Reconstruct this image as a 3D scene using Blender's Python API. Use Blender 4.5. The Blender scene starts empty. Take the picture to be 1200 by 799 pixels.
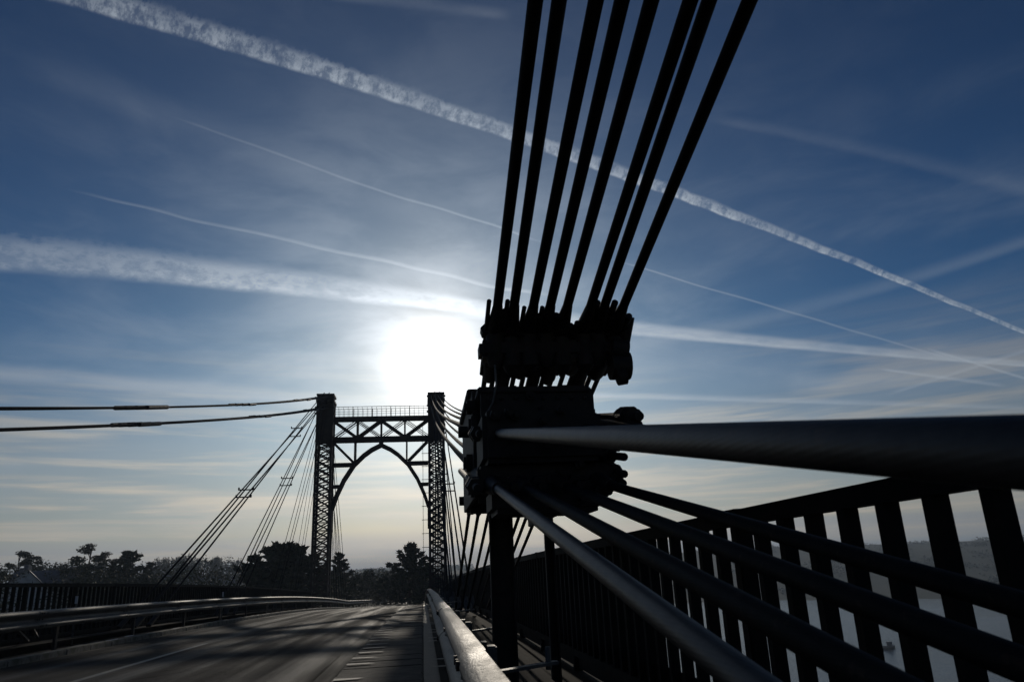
import bpy, bmesh, math, random
from mathutils import Vector, Matrix, noise
random.seed(7)
S = bpy.context.scene
COL = S.collection
V = Vector

# ------------------------------------------------------------------ camera
F = 855.0                                    # focal length in pixels of a 1200 px wide frame
def _u(x, y, z): return V((x, y, z)).normalized()
_Yc = _u(496-600, -(671-399.5), -F)          # bridge axis seen by the lens
_Zc = _u(480-600, -(-2340-399.5), -F)        # zenith seen by the lens
_Zc = (_Zc - _Yc*_Zc.dot(_Yc)).normalized()
_Xc = _Yc.cross(_Zc)
R3 = Matrix((_Xc, _Yc, _Zc))                 # camera -> world
CAM = V((0, 0, 1.05))
cd = bpy.data.cameras.new('camera'); cam = bpy.data.objects.new('camera', cd); COL.objects.link(cam)
cam.matrix_world = Matrix.Translation(CAM) @ R3.to_4x4()
cd.sensor_width = 36; cd.lens = F/1200*36; cd.clip_start = .05; cd.clip_end = 20000
cd.dof.use_dof = True; cd.dof.focus_distance = 25; cd.dof.aperture_fstop = 9
S.camera = cam
def ray(px, py): return (R3 @ V((px-600, -(py-399.5), -F))).normalized()

# ------------------------------------------------------------------ light, exposure
SUN_EL, SUN_AZ = math.radians(15.8), math.radians(1.05)
SUN = V((math.sin(SUN_AZ)*math.cos(SUN_EL), math.cos(SUN_AZ)*math.cos(SUN_EL), math.sin(SUN_EL)))
S.view_settings.view_transform = 'Standard'; S.view_settings.look = 'None'
S.view_settings.gamma = 1; S.view_settings.exposure = -1.0
S.view_settings.use_curve_mapping = False
sl = bpy.data.lights.new('sun', 'SUN'); sl.energy = 2.6; sl.angle = math.radians(.5); sl.color = (1, .9, .76)
so = bpy.data.objects.new('sun', sl); COL.objects.link(so)
so.rotation_euler = SUN.to_track_quat('Z', 'Y').to_euler()
S.cycles.use_denoising = True
S.cycles.max_bounces = 6; S.cycles.volume_bounces = 1; S.cycles.transparent_max_bounces = 8
S.cycles.sample_clamp_indirect = 4

# ------------------------------------------------------------------ node helpers
class NT:
    def __init__(s, tree): s.t = tree; s.n = tree.nodes; s.l = tree.links
    def _in(s, sock, v):
        if v is None: return
        if isinstance(v, bpy.types.NodeSocket): s.l.new(v, sock)
        else: sock.default_value = v
    def m(s, op, a, b=None, c=None, clamp=False):
        n = s.n.new('ShaderNodeMath'); n.operation = op; n.use_clamp = clamp
        for i, v in enumerate((a, b, c)):
            if v is not None: s._in(n.inputs[i], v)
        return n.outputs[0]
    def dot(s, a, b):
        n = s.n.new('ShaderNodeVectorMath'); n.operation = 'DOT_PRODUCT'; s._in(n.inputs[0], a); s._in(n.inputs[1], tuple(b)); return n.outputs['Value']
    def comb(s, x, y, z):
        n = s.n.new('ShaderNodeCombineXYZ')
        for i, v in enumerate((x, y, z)): s._in(n.inputs[i], v)
        return n.outputs[0]
    def sep(s, v):
        n = s.n.new('ShaderNodeSeparateXYZ'); s._in(n.inputs[0], v); return n.outputs
    def noise(s, vec, scale, detail=4, rough=.55, dist=0, lac=2):
        n = s.n.new('ShaderNodeTexNoise'); s._in(n.inputs['Vector'], vec)
        for k, v in (('Scale', scale), ('Detail', detail), ('Roughness', rough), ('Distortion', dist), ('Lacunarity', lac)): s._in(n.inputs[k], v)
        return n.outputs[0]
    def mr(s, v, a, b, c=0., d=1., smooth=True):
        n = s.n.new('ShaderNodeMapRange'); n.interpolation_type = 'SMOOTHSTEP' if smooth else 'LINEAR'
        for i, x in enumerate((v, a, b, c, d)): s._in(n.inputs[i], x)
        return n.outputs[0]
    def mix(s, f, a, b, blend='MIX'):
        n = s.n.new('ShaderNodeMix'); n.data_type = 'RGBA'; n.blend_type = blend
        s._in(n.inputs[0], f); s._in(n.inputs[6], a); s._in(n.inputs[7], b); return n.outputs[2]
def rgb(*c): return (c[0], c[1], c[2], 1)

# ------------------------------------------------------------------ sky: daylight, contrails, thin cloud veil
def make_world():
    w = bpy.data.worlds.new('World'); S.world = w; w.use_nodes = True
    t = NT(w.node_tree); t.n.clear()
    out = t.n.new('ShaderNodeOutputWorld'); bg = t.n.new('ShaderNodeBackground')
    t.l.new(bg.outputs[0], out.inputs[0])
    sky = t.n.new('ShaderNodeTexSky'); sky.sky_type = 'NISHITA'; sky.sun_disc = False
    sky.sun_elevation = SUN_EL; sky.sun_rotation = SUN_AZ; sky.air_density = 1.0; sky.dust_density = .35; sky.ozone_density = 2.4
    d = t.n.new('ShaderNodeTexCoord').outputs['Generated']
    x, y, z = t.sep(d)
    cs = t.dot(d, SUN)
    ang = t.m('ARCCOSINE', t.m('MINIMUM', cs, .999999))          # radians from the sun
    el = t.m('ARCSINE', z)
    az = t.m('ARCTAN2', x, y)
    def ex(k): return t.m('EXPONENT', t.m('MULTIPLY', ang, -1/k))
    core = ex(math.radians(1.8)); mid = ex(math.radians(7)); wide = ex(math.radians(17))
    def trail(p1, p2, w1, w2, o1, o2, bend=0, pw=1., tex=0., edge=.5, wob=.0, k=(60, 60)):
        a, b = ray(*p1), ray(*p2); m = (a+b).normalized(); tt = (b-a).normalized(); nn = m.cross(tt)
        if nn.z < 0: nn = -nn
        dm = t.m('MAXIMUM', t.dot(d, m), .05)
        u = t.m('DIVIDE', t.dot(d, tt), dm); v = t.m('DIVIDE', t.dot(d, nn), dm)
        U = a.dot(tt)/a.dot(m); U = abs(U)
        s = t.m('MULTIPLY_ADD', u, 1/(2*U), .5)
        if bend:
            q = t.m('MULTIPLY', t.m('SUBTRACT', t.m('MULTIPLY', s, s), s), 4*bend/F)
            v = t.m('ADD', v, q)
        cl = t.m('MAXIMUM', t.m('SUBTRACT', 1., s), 0.)
        wd = t.m('MULTIPLY_ADD', t.m('POWER', cl, pw), (w1-w2)/F, w2/F)
        vec = t.comb(t.m('MULTIPLY', u, k[0]), t.m('MULTIPLY', v, k[1]), p1[0]*.01)
        if wob:
            lo = t.noise(vec, .12, 2); v = t.m('ADD', v, t.m('MULTIPLY', t.m('SUBTRACT', lo, .5), wob/F))
        n = t.m('ADD', t.m('MULTIPLY', t.noise(vec, .36, 3, .5, .2), .45), t.m('MULTIPLY', t.noise(vec, 1.1, 6, .7, .1), .55))
        r = t.m('DIVIDE', v, wd)                                  # -1 lower edge .. +1 upper edge
        rn = t.m('ADD', r, t.m('MULTIPLY', t.m('MULTIPLY', t.m('SUBTRACT', n, .5), tex*4.2), t.m('MULTIPLY_ADD', cl, .9, .12)))
        low = t.mr(r, -1.05, -1.05+edge, 0, 1); up = t.mr(rn, 1-edge*1.3, 1.1, 1, 0)
        body = t.m('MULTIPLY', low, up)
        if tex:
            nn2 = t.mr(n, .40, .60, 1-tex, 1.)
            bright = t.mr(r, -.95, .1, 1.25, .8)
            body = t.m('MULTIPLY', t.m('MULTIPLY', body, nn2), bright)
        op = t.m('MULTIPLY_ADD', s, o2-o1, o1)
        if tex > .4: op = t.m('MULTIPLY', op, t.mr(t.noise(vec, .06, 3, .6), .35, .62, .68, 1.12))
        ends = t.m('MULTIPLY', t.mr(s, -.02, .10, 0, 1), t.mr(s, .9, 1.02, 1, 0))
        fw = t.m('GREATER_THAN', t.dot(d, m), .06)
        return t.m('MULTIPLY', t.m('MULTIPLY', body, op), t.m('MULTIPLY', ends, fw))
    T = [trail((-40, -44), (1330, 446), 18, 1.6, .52, .68, bend=26, pw=1.2, tex=.8, edge=.42, wob=6, k=(130, 85)),
         trail((-160, 282), (610, 368), 24, 6, .34, 1.0, bend=8, pw=.55, tex=.5, edge=.55, wob=8, k=(75, 130)),
         trail((540, 362), (1330, 436), 14, 3, .95, .40, bend=-4, pw=1.2, tex=.35, edge=.6, k=(30, 90)),
         trail((80, 222), (650, 346), 2.2, 3, .14, .42, bend=-6, tex=.2, edge=.8, wob=34, k=(30, 30)),
         trail((200, 138), (640, 283), 1.8, 2, .08, .24, bend=-5, edge=.8, wob=24, k=(30, 30)),
         trail((20, 70), (560, 262), 20, 40, .10, .16, edge=1.2, tex=.5, k=(14, 40)),
         trail((830, 138), (1330, 255), 7, 14, .12, .10, bend=6, edge=1.2, tex=.4, k=(20, 40)),
         trail((740, 400), (1330, 235), 14, 8, .20, .22, bend=-14, edge=1.2, tex=.3, k=(20, 30)),
         trail((720, 305), (1130, 425), 1.6, 1.6, .26, .22, edge=.9, wob=12, k=(30, 30)),
         trail((560, 458), (1230, 478), 6, 3, .75, .25, edge=.9, tex=.3, k=(20, 60)),
         trail((1085, 408), (1290, 470), 2, 2, .35, .3, edge=.9, k=(30, 30)),
         trail((1040, 462), (1290, 382), 2.4, 3, .34, .2, edge=.9, tex=.3, k=(30, 30)),
         trail((1030, 432), (1180, 452), 2, 3, .4, .2, edge=.9, k=(30, 30)),
         trail((-160, 425), (470, 482), 15, 12, .34, .5, edge=1.1, tex=.45, bend=6, k=(10, 40)),
         trail((60, 512), (480, 360), 12, 60, .12, .42, edge=1.2, tex=.7, k=(9, 24)),
         trail((920, 447), (1120, 438), 18, 9, .50, .25, edge=1.3, tex=.7, k=(14, 30)),
         trail((380, -12), (600, 18), 12, 8, .22, .16, edge=1.2, tex=.5, k=(14, 30)),
         trail((560, 392), (1000, 452), 70, 6, .38, .1, edge=1.2, tex=.75, pw=.9, k=(8, 34)),
         trail((-200, 560), (480, 500), 16, 20, .18, .2, edge=1.3, tex=.7, k=(8, 40))]
    keep = 1.
    for a in T:
        keep = t.m('MULTIPLY', keep, t.m('SUBTRACT', 1., t.m('MINIMUM', a, 1.)))
    alpha = t.m('SUBTRACT', 1., keep)
    # thin high veil, fanning round the sun, broken by large soft noise
    p = t.comb(t.m('MULTIPLY', az, 3.2), t.m('MULTIPLY', el, 9.), 0.)
    n1 = t.noise(p, 1.3, 5, .6, .4)
    veil = t.m('MULTIPLY', t.mr(n1, .42, .80, 0, .15), t.mr(el, math.radians(36), math.radians(12), .12, 1))
    veil = t.m('ADD', veil, t.m('MULTIPLY', t.mr(n1, .30, .68, .10, .80), ex(math.radians(8.5))))
    # stratus streaks low over the horizon
    p2 = t.comb(t.m('MULTIPLY', az, 3.4), t.m('MULTIPLY', el, 46.), 3.7)
    n2 = t.noise(p2, 1.0, 5, .55, .25)
    low = t.mr(el, math.radians(19), math.radians(3.5), 0, 1)
    n3 = t.noise(t.comb(t.m('MULTIPLY', az, 2.0), t.m('MULTIPLY', el, 75.), 9.1), 1.0, 4, .6, .2)
    cream = t.m('MULTIPLY', t.mr(n2, .40, .62, 0, 1.), t.mr(n3, .3, .6, .45, 1.))
    st = t.m('MULTIPLY', t.mr(cream, 0, 1, .55, .92, False), low)
    st = t.m('MAXIMUM', st, t.mr(el, math.radians(5.5), math.radians(1.5), 0, .93))
    SK = .085
    skyc = t.mix(1., sky.outputs[0], rgb(SK, SK, SK), 'MULTIPLY')
    gm = t.n.new('ShaderNodeGamma'); t.l.new(skyc, gm.inputs[0]); gm.inputs[1].default_value = 1.6
    nf = t.m('MAXIMUM', ex(math.radians(11)), t.mr(el, math.radians(16), math.radians(2), 0, .85))
    skyc = t.mix(1., gm.outputs[0], t.mix(nf, rgb(.38, .93, 1.20), rgb(.98, .92, .90)), 'MULTIPLY')
    # ice cloud is a forward scatterer: bright near the sun, dim away from it
    br = t.m('ADD', .72, t.m('ADD', t.m('MULTIPLY', mid, 1.15), t.m('MULTIPLY', wide, .8)))
    cl = t.mix(1., t.comb(br, br, br), rgb(.86, .97, 1.1), 'MULTIPLY')
    brl = t.m('ADD', .40, t.m('MULTIPLY', wide, 2.0))
    cll = t.mix(1., t.comb(brl, brl, brl), t.mix(cream, rgb(.84, .86, .90), rgb(1.36, 1.21, 1.0)), 'MULTIPLY')
    c = t.mix(st, skyc, cll)
    c = t.mix(veil, c, cl)
    c = t.mix(alpha, c, cl)
    au = t.m('ADD', t.m('MULTIPLY', core, 4.6), t.m('ADD', t.m('MULTIPLY', mid, .85), t.m('MULTIPLY', wide, .07)))
    c = t.mix(1., c, t.mix(1., t.comb(au, au, au), rgb(1., .95, .86), 'MULTIPLY'), 'ADD')
    t.l.new(c, bg.inputs[0]); bg.inputs[1].default_value = 1.0
    return w
make_world()

# ------------------------------------------------------------------ materials
def material(name, c1, c2=None, rough=.6, metal=0., scale=6., detail=4, bump=0., bscale=None, rvar=.0, spec=.5, stretch=(1, 1, 1), coords='Object', tweak=None):
    m = bpy.data.materials.new(name); m.use_nodes = True; t = NT(m.node_tree)
    b = m.node_tree.nodes['Principled BSDF']
    co = t.n.new('ShaderNodeTexCoord').outputs[coords]
    mp = t.n.new('ShaderNodeMapping'); t.l.new(co, mp.inputs[0]); mp.inputs['Scale'].default_value = stretch
    n = t.noise(mp.outputs[0], scale, detail, .6)
    c2 = c2 or c1
    col = t.mix(t.mr(n, .35, .65), rgb(*c1), rgb(*c2))
    r = rough
    if rvar: r = t.mr(n, .3, .7, rough-rvar, rough+rvar)
    t._in(b.inputs['Roughness'], r); b.inputs['Metallic'].default_value = metal; b.inputs['Specular IOR Level'].default_value = spec
    if bump:
        n2 = t.noise(mp.outputs[0], bscale or scale*4, 5, .65)
        bm_ = t.n.new('ShaderNodeBump'); bm_.inputs['Strength'].default_value = bump; bm_.inputs['Distance'].default_value = .02
        t.l.new(n2, bm_.inputs['Height']); t.l.new(bm_.outputs[0], b.inputs['Normal'])
    if tweak: col = tweak(t, b, mp.outputs[0], col) or col
    t.l.new(col, b.inputs['Base Color'])
    return m
M = {}
M['steel'] = material('dark painted steel', (.014, .012, .011), (.028, .021, .018), .65, .0, 9, spec=.3, bump=.25, bscale=40)
M['tower'] = material('brown painted steel', (.022, .015, .012), (.040, .027, .021), .7, .0, 3, bump=.2, bscale=18)
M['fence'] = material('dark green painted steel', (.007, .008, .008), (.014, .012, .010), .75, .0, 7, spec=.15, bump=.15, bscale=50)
def rope_t(t, b, vec, col):
    x, y, z = t.sep(vec)
    a = t.m('ARCTAN2', y, x)
    ph = t.m('ADD', t.m('MULTIPLY', a, 22.), t.m('MULTIPLY', z, 150.))
    wv = t.m('SINE', ph)
    bn = t.n['Bump'] if 'Bump' in t.n else t.n.new('ShaderNodeBump')
    bn.inputs['Strength'].default_value = .15; bn.inputs['Distance'].default_value = .001
    hh = t.m('ADD', t.m('MULTIPLY', wv, .5), t.m('MULTIPLY', t.noise(vec, 30, 4), 1.4))
    t.l.new(hh, bn.inputs['Height']); t.l.new(bn.outputs[0], b.inputs['Normal'])
    g = t.noise(t.comb(t.m('MULTIPLY', x, 9.), t.m('MULTIPLY', y, 9.), t.m('MULTIPLY', z, 6.)), 3, 5, .7)
    return t.mix(t.mr(g, .55, .72, 0, .6), col, rgb(.055, .034, .022))
M['rope'] = material('weathered locked coil rope', (.010, .010, .012), (.034, .032, .031), .5, .05, 12, spec=.32, tweak=rope_t)
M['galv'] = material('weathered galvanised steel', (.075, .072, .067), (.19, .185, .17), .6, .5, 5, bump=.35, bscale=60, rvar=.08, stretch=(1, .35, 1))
def wet(t, b, vec, col):
    x, y, z = t.sep(vec)
    tr = t.noise(t.comb(t.m('MULTIPLY', x, 1.5), t.m('MULTIPLY', y, .05), 0.), 1.2, 4, .6)
    ro = t.mr(tr, .35, .65, .6, .95)
    t.l.new(ro, b.inputs['Roughness'])
    seal = t.noise(t.comb(t.m('MULTIPLY', x, 1.3), t.m('MULTIPLY', y, .12), 4.), 1.0, 3, .5)
    col = t.mix(t.mr(seal, .52, .60, 0, .75), col, rgb(.022, .022, .024))
    vo = t.n.new('ShaderNodeTexVoronoi'); vo.feature = 'DISTANCE_TO_EDGE'; vo.inputs['Scale'].default_value = .55
    wv = t.n.new('ShaderNodeVectorMath'); wv.operation = 'ADD'; t.l.new(vec, wv.inputs[0])
    wn = t.noise(vec, 3., 4, .6); t.l.new(t.comb(wn, wn, 0.), wv.inputs[1]); t.l.new(wv.outputs[0], vo.inputs['Vector'])
    crk = t.m('MULTIPLY', t.mr(vo.outputs[0], .004, .016, 1, 0), t.mr(t.noise(vec, .25, 2), .45, .55, 0, .8))
    col = t.mix(crk, col, rgb(.004, .004, .004))
    gr = t.noise(vec, 160, 2, .5)
    return t.mix(t.mr(gr, .5, .72, 0, .35), col, rgb(.09, .085, .08))
M['asphalt'] = material('worn asphalt', (.011, .010, .009), (.024, .022, .019), .7, 0, .8, spec=.08, bump=.8, bscale=70, tweak=wet)
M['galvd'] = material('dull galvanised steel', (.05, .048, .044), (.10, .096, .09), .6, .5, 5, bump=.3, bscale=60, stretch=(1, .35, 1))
M['concrete'] = material('weathered concrete', (.022, .020, .018), (.055, .050, .043), .85, 0, 5, bump=.5, bscale=60, spec=.2)
M['kerb'] = material('mossy kerb concrete', (.16, .15, .13), (.06, .065, .035), .8, 0, 4, bump=.6, bscale=30)
M['ropedark'] = material('shade darkened rope', (.005, .005, .006), (.010, .009, .009), .65, 0, 12, spec=.10, tweak=rope_t)  # same rope as the weathered one, backlit shade put into a darker colour
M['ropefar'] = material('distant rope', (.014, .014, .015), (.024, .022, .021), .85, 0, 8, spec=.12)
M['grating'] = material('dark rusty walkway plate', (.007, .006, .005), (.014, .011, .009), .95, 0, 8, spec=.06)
M['pale'] = material('pale painted light stripe', (.13, .12, .105), (.05, .047, .04), .7, 0, 14)  # light stripes on the slabs, put into the colour
M['white'] = material('worn white paint', (.62, .60, .56), (.30, .29, .27), .55, 0, 14)
M['yellow'] = material('worn yellow paint', (.10, .08, .03), (.03, .027, .02), .6, 0, 5)
M['bark'] = material('bark', (.045, .035, .028), (.08, .065, .05), .9, 0, 6, bump=.5)
M['leaf'] = material('dark evergreen needles', (.018, .026, .014), (.04, .05, .024), .75, 0, 1.2, spec=.2)
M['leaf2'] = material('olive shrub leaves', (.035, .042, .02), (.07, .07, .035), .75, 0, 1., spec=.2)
M['twig'] = material('bare winter twigs', (.06, .05, .042), (.1, .08, .065), .9, 0, 1., spec=.1)
M['land'] = material('winter fields and hedges', (.030, .040, .022), (.055, .058, .034), .95, 0, .012, detail=8, spec=.1, coords='Object')
M['wallw'] = material('white render', (.62, .62, .60), (.48, .48, .46), .8, 0, 2)
M['slate'] = material('slate roof', (.09, .095, .11), (.14, .14, .15), .45, 0, 3)
M['glass'] = material('dark window glass', (.03, .035, .04), None, .12)
M['hull'] = material('dark boat paint', (.03, .04, .05), (.05, .055, .06), .5, 0, 3)
M['cabin'] = material('grey boat cabin paint', (.10, .10, .10), (.15, .15, .14), .5, 0, 3)
M['refl'] = material('delineator white plastic', (.6, .6, .6), None, .4)
def watert(t, b, vec, col):
    bn = t.n.new('ShaderNodeBump'); bn.inputs['Strength'].default_value = .5; bn.inputs['Distance'].default_value = .4
    a = t.noise(vec, .9, 4, .6); c = t.noise(vec, .05, 3, .5)
    t.l.new(t.m('ADD', a, t.m('MULTIPLY', c, 2.)), bn.inputs['Height']); t.l.new(bn.outputs[0], b.inputs['Normal'])
    t.l.new(t.mr(t.noise(vec, .008, 3), .4, .6, .06, .2), b.inputs['Roughness'])
M['water'] = material('estuary water', (.02, .035, .04), None, .1, 0, 1, tweak=watert)

# ------------------------------------------------------------------ mesh helpers
LOC = {}
def tag(o, label=None, cat=None, group=None, kind=None):
    if label: o['label'] = label
    if cat: o['category'] = cat
    if group: o['group'] = group
    if kind: o['kind'] = kind
    return o
def thing(name, loc, label, cat, group=None):
    o = bpy.data.objects.new(name, None); COL.objects.link(o); o.location = loc; o.empty_display_size = .2
    LOC[o.name] = V(loc); return tag(o, label, cat, group)
class MB:
    def __init__(s): s.v = []; s.f = []
    def add(s, vs, fs):
        k = len(s.v); s.v += [V(v) for v in vs]; s.f += [[i+k for i in f] for f in fs]; return s
    def box(s, a, b):
        x0, y0, z0 = a; x1, y1, z1 = b
        return s.add([(x0,y0,z0),(x1,y0,z0),(x1,y1,z0),(x0,y1,z0),(x0,y0,z1),(x1,y0,z1),(x1,y1,z1),(x0,y1,z1)],
                     [(0,3,2,1),(4,5,6,7),(0,1,5,4),(1,2,6,5),(2,3,7,6),(3,0,4,7)])
    def cbox(s, c, d): return s.box([c[i]-d[i]/2 for i in range(3)], [c[i]+d[i]/2 for i in range(3)])
    def bar(s, p, q, w, h, up=(0, 0, 1)):
        p, q = V(p), V(q); d = (q-p).normalized(); u = V(up)
        if abs(d.dot(u)) > .98: u = V((0, 1, 0))
        a = d.cross(u).normalized(); b = a.cross(d)
        vs = [e + a*sx*w/2 + b*sy*h/2 for e in (p, q) for sx, sy in ((-1,-1),(1,-1),(1,1),(-1,1))]
        return s.add(vs, [(0,1,2,3),(7,6,5,4),(0,4,5,1),(1,5,6,2),(2,6,7,3),(3,7,4,0)])
    def tube(s, pts, r, n=10, cap=True, rot=0):
        pts = [V(p) for p in pts]; rs = r if isinstance(r, (list, tuple)) else [r]*len(pts)
        k = len(s.v); up = None
        for i, p in enumerate(pts):
            d = (pts[min(i+1, len(pts)-1)]-pts[max(i-1, 0)])
            d = d.normalized() if d.length > 1e-9 else V((0, 0, 1))
            if up is None: up = V((0, 0, 1)) if abs(d.z) < .9 else V((0, 1, 0))
            a = d.cross(up).normalized(); b = a.cross(d).normalized(); up = b
            for j in range(n):
                th = 2*math.pi*j/n+rot; s.v.append(p+a*math.cos(th)*rs[i]+b*math.sin(th)*rs[i])
        for i in range(len(pts)-1):
            for j in range(n):
                s.f.append([k+i*n+j, k+i*n+(j+1)%n, k+(i+1)*n+(j+1)%n, k+(i+1)*n+j])
        if cap: s.f.append([k+j for j in range(n)][::-1]); s.f.append([k+(len(pts)-1)*n+j for j in range(n)])
        return s
    def build(s, name, mat, parent=None, smooth=False, bevel=0., mesh_only=False, xf=None):
        off = LOC.get(parent.name, V()) if parent else V()
        me = bpy.data.meshes.new(name); me.from_pydata([tuple(v-off) for v in s.v], [], s.f); me.update()
        bm = bmesh.new(); bm.from_mesh(me); bmesh.ops.recalc_face_normals(bm, faces=bm.faces)
        if bevel:
            bmesh.ops.bevel(bm, geom=[e for e in bm.edges if e.calc_length() > bevel*3], offset=bevel, segments=2, affect='EDGES')
        bm.to_mesh(me); bm.free()
        if smooth:
            for p in me.polygons: p.use_smooth = True
            try: me.set_sharp_from_angle(angle=math.radians(40))
            except Exception: pass
        me.materials.append(M[mat] if isinstance(mat, str) else mat)
        if mesh_only: return me
        o = bpy.data.objects.new(name, me); COL.objects.link(o); o.parent = parent; return o
def inst(name, me, loc, parent, rot=None, scale=None):
    o = bpy.data.objects.new(name, me); COL.objects.link(o); o.parent = parent
    o.location = V(loc)-(LOC.get(parent.name, V()) if parent else V())
    if rot is not None: o.rotation_euler = rot
    if scale is not None: o.scale = scale
    return o
def copy_tree(o, parent=None):
    c = o.copy(); COL.objects.link(c)
    if parent: c.parent = parent
    for ch in list(o.children): copy_tree(ch, c)
    return c
def rod_obj(name, p, q, r, mat, parent, n=16, seg=1):
    """straight rope/rod whose local Z runs along it (so that the strand pattern twists round it)"""
    p, q = V(p), V(q); d = q-p; L = d.length
    mb = MB(); mb.tube([(0, 0, L*i/seg) for i in range(seg+1)], r, n)
    me = mb.build(name, mat, None, smooth=True, mesh_only=True)
    o = bpy.data.objects.new(name, me); COL.objects.link(o); o.parent = parent
    o.location = p-(LOC.get(parent.name, V()) if parent else V()); o.rotation_mode = 'QUATERNION'
    o.rotation_quaternion = d.to_track_quat('Z', 'Y'); return o
KD = .000357
def dz(y): return -KD*y*y if abs(y) < 72 else -KD*72*72-(abs(y)-72)*2*KD*72*.6
CX = -3.34                                                # centre line of the bridge
XR, XL = 1.13, -7.81                                      # cable planes
ORD = ['first', 'second', 'third', 'fourth', 'fifth', 'sixth', 'seventh', 'eighth']

# ------------------------------------------------------------------ terrain and water
def sm(a, b, x):
    t = max(0, min(1, (x-a)/(b-a))); return t*t*(3-2*t)
def fbm(x, y, s, o=4):
    return noise.fractal(V((x*s, y*s, 3.3)), 1.0, 2.0, o)
def ground(x, y):
    r = math.hypot(x, y); a = math.degrees(math.atan2(x, y))
    h = -29.
    # far bank that the bridge lands on
    edge = 70+6*fbm(x, y, .02)
    side = 5+.06*y+4*fbm(x, y, .015)
    m = sm(edge-18, edge+6, y+max(0, -x-40)*.25)*sm(side+14, side-3, x)
    hb = -3.6+2.2*fbm(x, y, .012)+sm(180, 900, y)*(-2)+sm(600, 1500, r)*15*(1+.5*fbm(x, y, .0012))
    h = max(h, -29+(hb+29)*m)
    # far shore across the estuary
    if a > 1 or a < -60:
        rs = 455+40*math.sin(a*.09)+25*fbm(x, y, .006)-sm(40, 24, a)*30
        k = sm(rs, rs+60, r)*.10+sm(rs+20, rs+520, r)*.9
        hs = -29+k*(41+6*fbm(x, y, .0022)+2*fbm(x, y, .011))*(1-sm(24, 8, a)*.30)
        h = max(h, hs)
    # own bank behind the camera
    h = max(h, -29+24*sm(-60, -110, y))
    if r > 2500: h = min(h, h*1.0)
    return h
def make_ground():
    NR, NA = 170, 300; vs = []; fs = []
    for i in range(NR):
        r = 30*(7000/30)**(i/(NR-1))
        for j in range(NA):
            a = 2*math.pi*j/NA
            # finer steps in front
            aa = a-.55*math.sin(a)
            x, y = r*math.sin(aa), r*math.cos(aa)
            h = ground(x, y)
            if abs(x-CX) < 9 and 60 < y < 200: h = min(h, dz(y)-.9)
            vs.append((x, y, h))
    for i in range(NR-1):
        for j in range(NA):
            fs.append((i*NA+j, (i+1)*NA+j, (i+1)*NA+(j+1)%NA, i*NA+(j+1)%NA))
    vs.append((0, 0, -29)); k = len(vs)-1
    for j in range(NA): fs.append((k, j, (j+1) % NA))
    mb = MB(); mb.v = [V(v) for v in vs]; mb.f = [list(f) for f in fs]
    o = mb.build('ground', 'land', None, smooth=True); tag(o, kind='structure')
make_ground()
w_ = MB().add([(-9000,-9000,-25),(9000,-9000,-25),(9000,9000,-25),(-9000,9000,-25)], [(0,1,2,3)]).build('water', 'water'); tag(w_, kind='structure')

# ------------------------------------------------------------------ deck, road, kerbs
YS = [-60+2*i for i in range(31)]+[2*i for i in range(1, 101)]
def strip(name, mat, x0, x1, top, th=.0, ys=YS, parent=None):
    vs, fs = [], []
    for y in ys:
        z = dz(y)+top
        vs += [(x0, y, z), (x1, y, z)] + ([(x1, y, z-th), (x0, y, z-th)] if th else [])
    k = 4 if th else 2
    for i in range(len(ys)-1):
        a, b = i*k, (i+1)*k
        for j in range(k if th else 1):
            fs.append((a+j, a+(j+1) % k, b+(j+1) % k, b+j))
    if th: fs += [(0, 1, 2, 3), tuple((len(ys)-1)*4+q for q in (3, 2, 1, 0))]
    return MB().add(vs, fs).build(name, mat, parent)
tag(strip('bridge_deck', 'concrete', -8.75, 2.0, -.016, .5, [y for y in YS if y <= 82]), kind='structure')
tag(strip('road', 'asphalt', -6.35, -1.22, .0), kind='structure')
tag(strip('gutter', 'asphalt', -1.219, -1.0, -.008), kind='structure')
ml = strip('centre_line', 'yellow', -4.29, -4.18, .004, ys=[2*i for i in range(-10, 9)]); tag(ml, kind='structure')
# left kerb: stones
kb = MB().cbox((0, .49, -.02), (.22, .98, .22)).build('kerb_stone', 'kerb', None, bevel=.012, mesh_only=True)
lk = tag(strip('left_verge', 'kerb', -7.15, -6.58, .012), kind='structure')
kr = thing('kerb', (-6.46, 0, 0), 'mossy concrete kerb along the left edge of the road', 'kerb'); 
for i in range(80):
    y = 2+i; inst('kerb_stone', kb, (-6.46+random.uniform(-.008, .008), y, dz(y)+random.uniform(-.008, .006)), kr)
wp = MB()
for i, (y, x) in enumerate([(17.3, -6.47), (18.6, -6.6), (21.4, -6.47), (25.6, -6.47), (29.8, -6.47), (34.2, -6.46), (39, -6.46), (44, -6.46)]):
    n_ = 9; c = V((x, y, dz(y)+.098)); vs = [c+V((math.cos(6.283*k/n_)*(.06+.03*random.random()), math.sin(6.283*k/n_)*(.22+.1*random.random()), 0)) for k in range(n_)]
    o = MB().add(vs, [list(range(n_))]).build('paint_patch', 'white', kr)
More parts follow.
